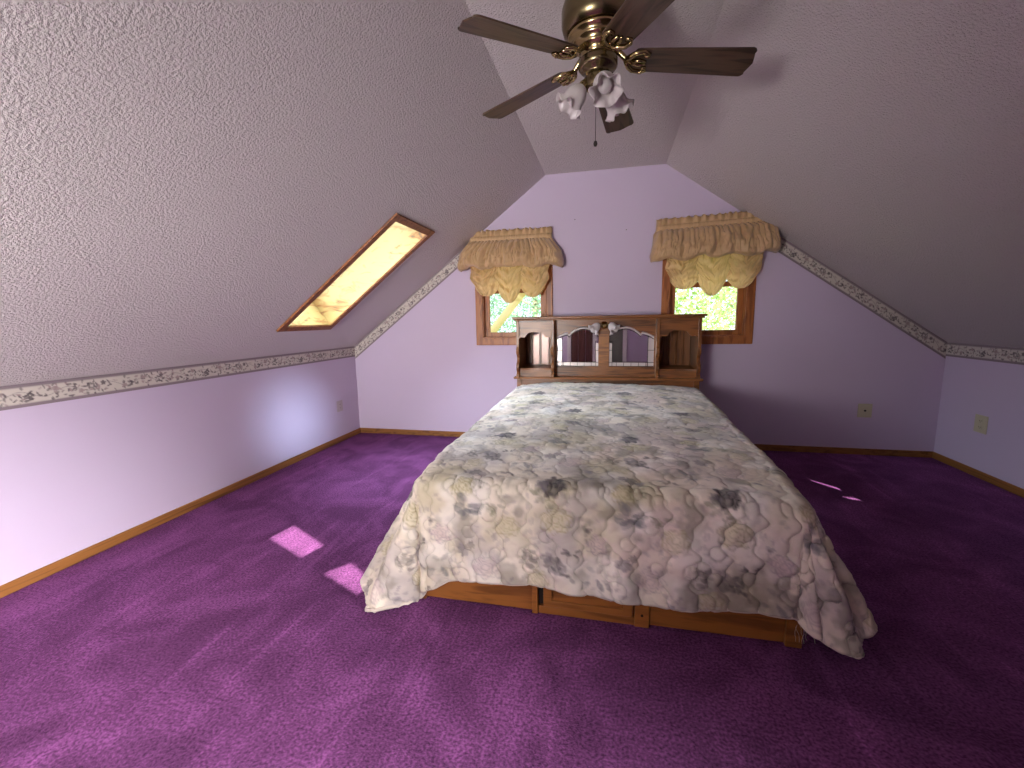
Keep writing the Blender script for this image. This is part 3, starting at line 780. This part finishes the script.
    def leaves(px, py, n, spread, ll, col, s_, sd_):
        rs_ = np.random.RandomState(sd_)
        for i in range(n):
            ang = rs_.uniform(-PI, PI); dd = rs_.uniform(.15, 1)*spread; ox, oy = dd*math.cos(ang), dd*math.sin(ang)
            la = ang+rs_.uniform(-.7, .7); l2 = ll*rs_.uniform(.7, 1.3)
            dx, dy = loc(px+ox, py+oy); p = dx*math.cos(la)+dy*math.sin(la); q_ = -dx*math.sin(la)+dy*math.cos(la)
            k = sstep(1.05, .75, np.sqrt((p/(l2/2))**2+(q_/(l2*.24))**2))*s_*rs_.uniform(.6, 1)
            lay(col, k*(.65+.35*fine))
    DK, GR, OL, YE, YR_, BL = C(62, 56, 66), C(128, 120, 128), C(126, 126, 104), C(206, 196, 160), C(146, 136, 104), C(104, 106, 110)
    for sd_, (px, py) in enumerate([(.10, .10), (.45, .30), (.25, .48), (.62, .12), (.02, .30), (.55, .50)]): leaves(px, py, 16, .12, .034, GR, .40, 30+sd_)
    rose(.31, .035, .050, YE, YR_, .85); rose(.52, .20, .055, YE, YR_, .55); rose(.02, .155, .070, YE, YR_, .75); rose(.66, .45, .05, YE, YR_, .6)
    rose(.20, .26, .05, C(210, 186, 186), GR, .6); rose(.42, .40, .06, C(206, 184, 182), GR, .5)
    peony(0, 0, .060, DK, .92); peony(-.045, .012, .030, GR, .7); peony(.335, -.065, .030, DK, .70); peony(.375, -.05, .022, GR, .7); peony(.30, -.075, .022, GR, .7)
    peony(.005, .365, .045, DK, .62); peony(-.02, .33, .03, GR, .6); peony(.31, .33, .034, GR, .7); peony(.345, .30, .022, DK, .55)
    leaves(.33, .135, 12, .055, .060, BL, .75, 4); leaves(.055, .40, 8, .06, .035, DK, .75, 5); leaves(.09, .30, 5, .03, .030, DK, .8, 6)
    leaves(-.04, .06, 7, .05, .036, OL, .7, 7); leaves(.50, -.07, 6, .04, .032, DK, .75, 8); leaves(.36, .02, 5, .04, .026, OL, .8, 9)
    leaves(.60, .33, 9, .06, .040, DK, .6, 10); leaves(.15, .20, 5, .05, .030, DK, .5, 11); leaves(.20, .42, 8, .07, .045, BL, .55, 12)
    leaves(.46, .12, 7, .05, .040, OL, .6, 13); leaves(.62, -.12, 7, .06, .034, GR, .7, 14); leaves(.17, -.14, 7, .06, .034, GR, .7, 15)
    c *= (1-.18*g)[..., None]*(.97+.06*fine)[..., None]        # a little darker along the stitching lines
    root = gridmesh('floral_quilt', P[:, ::1], 'quilt', colors=np.clip(c, 0, 1))
    tag(root, 'cream quilted bedspread printed with grey flowers hanging over bed', 'bedspread')
    so = root.modifiers.new('thickness', 'SOLIDIFY'); so.thickness = .009; so.offset = -1
    # bound edge along the hem
    path = np.concatenate([P[0, :], P[:, -1][1:], P[-1, ::-1][1:]])
    path = path[::2]
    b = BM(); tube(b, [tuple(p) for p in path], .0085, 8)
    finish('binding', b, 'binding', root, smooth=True)
    # loose threads at the right corner
    b = BM(); rs = np.random.RandomState(2)
    cpt = Vector(P[nq+nx+int(nq*.25), -1])
    for k in range(7):
        p = cpt+Vector((rs.uniform(-.03, .05), -.012, rs.uniform(-.01, .01)))
        pts = [p]; 
        for j in range(5): p = p+Vector((rs.uniform(-.008, .008), rs.uniform(-.006, .002), -.012)); p.z = max(p.z, .004); pts.append(p)
        tube(b, pts, .0007, 4)
    finish('loose_thread', b, 'binding', root)
quilt()

# ------------------------------------------------------------ ceiling fan
def fan():
    fx, fy = -.075, 2.13
    t = thing('ceiling_fan', 'brass flush ceiling fan with five dark blades and tulip lights', 'ceiling fan', (fx, fy, HC))
    z = lambda v: v-HC
    b = BM(); lathe(b, [(0, z(2.798)), (.125, z(2.798)), (.135, z(2.79)), (.138, z(2.74)), (.130, z(2.715)), (.120, z(2.705)), (.125, z(2.695)), (.150, z(2.68)), (.158, z(2.655)), (.158, z(2.60)), (.150, z(2.575)), (.135, z(2.56)), (0, z(2.56))], 48)
    finish('motor_housing', b, 'brass', t, smooth=True, bevel=.002)
    b = BM(); lathe(b, [(0, z(2.56)), (.128, z(2.56)), (.132, z(2.55)), (.128, z(2.542)), (.110, z(2.535)), (.112, z(2.528)), (.108, z(2.520)), (.092, z(2.512)), (.094, z(2.505)), (.090, z(2.497)), (.070, z(2.488)), (.072, z(2.478)), (.062, z(2.465)), (0, z(2.462))], 48)
    finish('stepped_ring', b, 'brass_bright', t, smooth=True)
    b = BM(); lathe(b, [(0, z(2.465)), (.078, z(2.463)), (.084, z(2.455)), (.084, z(2.430)), (.076, z(2.420)), (.052, z(2.412)), (.050, z(2.40)), (.055, z(2.392)), (.055, z(2.352)), (.050, z(2.344)), (.030, z(2.336)), (.012, z(2.330)), (.010, z(2.318)), (0, z(2.316))], 40)
    finish('switch_housing', b, 'brass', t, smooth=True)
    zb = 2.462
    # blade
    def blade_mesh():
        r0, r1 = .150, .645; hw0, hw1 = .062, .078
        pts = []
        # lower edge root->tip
        n = 10
        for k in range(n+1):
            q = k/n; pts.append((r0+.02+(r1-.02-r0-.02)*q, -(hw0+(hw1-hw0)*q)))
        # ogee tip
        tip = [(r1-.010, -hw1+.004), (r1-.002, -hw1+.014), (r1-.004, -hw1+.026), (r1+.003, -.028), (r1+.010, 0), (r1+.003, .028), (r1-.004, hw1-.026), (r1-.002, hw1-.014), (r1-.010, hw1-.004)]
        pts += tip
        for k in range(n+1):
            q = 1-k/n; pts.append((r0+.02+(r1-.02-r0-.02)*q, (hw0+(hw1-hw0)*q)))
        for k in range(1, 8):
            a = PI/2+PI*k/8; pts.append((r0+.02+.03*math.cos(a), hw0*math.sin(a)))
        b = BM(); prism(b, [pts], (0, 0, 0), (1, 0, 0), (0, 1, 0), (0, 0, 1), .007); return b
    tilt = Matrix.Rotation(math.radians(-11), 4, 'X')
    first = None
    for k in range(5):
        a = math.radians(8.42+72*k)
        if first is None:
            b = blade_mesh(); bmesh.ops.transform(b, matrix=tilt, verts=b.verts)
            bl = finish('blade', b, 'blade', t, bevel=.0015)
            # cast bracket: an arm that forks into three scrolls under the blade root
            b = BM()
            tube(b, [(.070, 0, .040), (.095, 0, .026), (.118, 0, .006), (.150, 0, -.006)], [.014, .012, .012, .012], 10)
            for s in (-1, 1):
                tube(b, [(.120, 0, 0), (.135, s*.026, -.006-s*.005), (.155, s*.048, -.006-s*.009), (.190, s*.054, -.006-s*.011), (.212, s*.044, -.006-s*.009), (.208, s*.030, -.006-s*.006), (.192, s*.032, -.006-s*.006)], [.012, .012, .010, .009, .008, .007, .006], 8)
                tube(b, [(.148, s*.004, -.006), (.175, s*.016, -.008), (.205, s*.008, -.008)], [.010, .009, .006], 8)
                lathe(b, [(0, -.004), (.008, -.003), (.008, .001), (0, .002)], 10, Matrix.Translation((.192, s*.050, -.012-s*.010)))
            br = finish('blade_bracket', b, 'brass_bright', bl, smooth=True)
            first = (bl, br)
        else:
            bl = first[0].copy(); COL.objects.link(bl); bl.parent = t
            br = first[1].copy(); COL.objects.link(br); br.parent = bl
        bl.location = (0, 0, z(zb)); bl.rotation_euler = (0, math.radians(4.5), a)
    # light kit: three arms with ruffled tulip shades and bulbs
    for k, deg in enumerate((-72, 40, 188)):
        a = math.radians(deg); ca, sa = math.cos(a), math.sin(a)
        pt = lambda rr, zz: (rr*ca, rr*sa, z(zz))
        b = BM(); tube(b, [pt(.030, 2.385), pt(.046, 2.394), pt(.055, 2.384), pt(.058, 2.370)], .008, 10)
        e = Vector(pt(.058, 2.366)); ax = Vector((ca*.62, sa*.62, -.78)).normalized()
        rot = ax.to_track_quat('Z', 'Y').to_matrix().to_4x4()
        lathe(b, [(0, -.012), (.016, -.012), (.021, 0), (.021, .018), (.016, .020), (0, .020)], 20, Matrix.Translation(e) @ rot)
        arm = finish('light_arm', b, 'brass_bright', t, smooth=True)
        b = BM(); tulip(b, Matrix.Translation(e+ax*.010) @ rot, .108, .060, 6); finish('glass_shade', b, 'frost', arm, smooth=True)
        b = BM(); lathe(b, [(0, .015), (.012, .018), (.014, .035), (.026, .055), (.030, .072), (.026, .090), (.014, .101), (0, .104)], 24, Matrix.Translation(e) @ rot)
        finish('bulb', b, 'frost', arm, smooth=True)
    b = BM(); tube(b, [(-.005, -.045, z(2.36)), (-.006, -.049, z(2.25)), (-.006, -.049, z(2.112))], .0015, 6); lathe(b, [(0, -.012), (.006, -.010), (.009, 0), (.006, .010), (0, .012)], 14, Matrix.Translation((-.006, -.049, z(2.102))))
    finish('pull_chain', b, 'iron', t, smooth=True)
fan()

# ------------------------------------------------------------ wall plates and nails
def plate(name, label, cat, loc, normal, w_, h_, m, kind, group=None):
    n = Vector(normal); rz = math.atan2(-n.x, n.y)+PI     # local -Y is the outward normal
    t = thing(name, label, cat, loc, (0, 0, math.atan2(n.y, n.x)+PI/2), group)
    b = BM(); box(b, -w_/2, w_/2, -.007, -.0005, -h_/2, h_/2); finish('cover_plate', b, m, t, bevel=.003)
    if kind == 'duplex':
        for s in (-1, 1):
            b = BM(); lathe(b, [(0, 0), (.019, 0), (.019, .003), (0, .003)], 20, Matrix.Translation((0, -.007, s*.026)) @ Matrix.Rotation(PI/2, 4, 'X'))
            f_ = finish('socket_face', b, m, t)
            for q in ((-.009, -.006, -.004, .006), (.006, .009, -.004, .006), (-.002, .002, -.012, -.008)):
                b = BM(); box(b, q[0], q[1], -.0108, -.0102, s*.026+q[2], s*.026+q[3]); finish('slot', b, 'slot', f_)
    elif kind == 'jack':
        b = BM(); lathe(b, [(0, 0), (.009, 0), (.009, .006), (.005, .008), (0, .008)], 16, Matrix.Translation((0, -.007, 0)) @ Matrix.Rotation(PI/2, 4, 'X')); finish('jack', b, 'slot', t)
    else:
        b = BM(); box(b, -.018, .018, -.009, -.007, -.036, .036); f_ = finish('socket_face', b, m, t)
        for s in (-1, 1):
            for x_ in (-.008, .005):
                b = BM(); box(b, x_, x_+.003, -.0095, -.009, s*.02-.005, s*.02+.005); finish('slot', b, 'slot', f_)
plate('wall_outlet', 'pale mauve wall outlet on the left knee wall near the far corner', 'outlet', (XL, 4.318, .407), (1, 0, 0), .105, .125, 'plate_w', 'decora')
plate('cable_jack', 'almond cable jack plate on the back wall right of bed', 'jack plate', (2.354, YB, .432), (0, -1, 0), .118, .132, 'plate', 'jack')
plate('wall_outlet', 'almond duplex outlet on the right knee wall near corner', 'outlet', (XR, 4.215, .438), (-1, 0, 0), .125, .145, 'plate', 'duplex')
def nail(loc, label):
    b = BM(); lathe(b, [(0, 0), (.0022, 0), (.0022, .018), (.005, .018), (.005, .020), (0, .020)], 10, Matrix.Rotation(PI/2, 4, 'X'))
    o = finish('nail', b, 'nail'); o.location = loc; tag(o, label, 'nail')
nail((-.38, YB, 2.34), 'small bare nail in lilac wall nearer the left window')
nail((.13, YB, 2.21), 'small bare nail in lilac wall nearer the right window')

# ------------------------------------------------------------ outside: lawn, trees, yellow timber
b = BM(); box(b, -40, 40, -30, 60, -4.2, -4.0); finish('ground', b, 'grass', kind='structure')
def tree(x, y, h, cr, seed, leafm, label, lean=0):
    rs = np.random.RandomState(seed)
    t = thing('leafy_tree', label, 'tree', (x, y, -4), group='trees outside the gable windows')
    b = BM(); tube(b, [(0, 0, 0), (lean*.3, 0, h*.35), (lean*.7, .1, h*.7), (lean, .1, h*.95)], [.18, .14, .09, .03], 10)
    for k in range(16):
        zz = h*rs.uniform(.35, .9); a = rs.uniform(0, 2*PI); l = cr*rs.uniform(.5, 1.0); p = Vector((lean*zz/h, 0, zz))
        mid = p+Vector((math.cos(a)*l*.5, math.sin(a)*l*.5, l*.25)); e = p+Vector((math.cos(a)*l, math.sin(a)*l, l*rs.uniform(.2, .7)))
        tube(b, [p, mid, e], [.05, .03, .01], 6)
        for j in range(3):
            q = mid.lerp(e, rs.rand()); q2 = q+Vector((rs.uniform(-.6, .6), rs.uniform(-.6, .6), rs.uniform(-.1, .6))); tube(b, [q, q2], [.016, .006], 5)
    finish('trunk', b, 'bark', t, smooth=True)
    n = 11000; c = rs.normal(size=(n, 3)); c /= np.linalg.norm(c, axis=1)[:, None]; c *= (rs.rand(n, 1)**.4)*np.array([cr, cr, h*.36]); c[:, 2] += h*.68; c[:, 0] += lean*.7
    u_ = rs.normal(size=(n, 3)); u_ /= np.linalg.norm(u_, axis=1)[:, None]; v_ = np.cross(u_, rs.normal(size=(n, 3))); v_ /= np.linalg.norm(v_, axis=1)[:, None]
    s = rs.uniform(.04, .085, (n, 1))
    Vv = np.stack([c-u_*s, c+v_*s*.5, c+u_*s, c-v_*s*.5], 1).reshape(-1, 3)
    me = bpy.data.meshes.new('crown'); me.from_pydata(Vv.tolist(), [], np.arange(4*n).reshape(-1, 4).tolist()); me.materials.append(M[leafm])
    o = bpy.data.objects.new('crown', me); COL.objects.link(o); o.parent = t
tree(-5.2, 11.5, 9.5, 2.4, 1, 'leaf2', 'blue-green tree seen through the left gable window', .3)
tree(-3.0, 17.5, 10, 2.6, 2, 'leaf2', 'farther blue-green tree seen through the right half of left gable window')
tree(1.2, 11.5, 9.0, 2.2, 3, 'leaf', 'pale branching tree seen through the left half of right gable window', -.4)
tree(4.9, 17.0, 9.5, 2.5, 5, 'leaf', 'yellow-green tree seen through the right half of right gable window', .5)
b = BM(); tube(b, [(-6.15, 6.6, -3.98), (-3.4, 6.6, -.72), (-.95, 6.6, 2.17)], [.09, .075, .055], 10); o = finish('leaning_trunk', b, 'timber', smooth=True); tag(o, 'bare yellow trunk leaning across the left gable window outside', 'tree trunk')
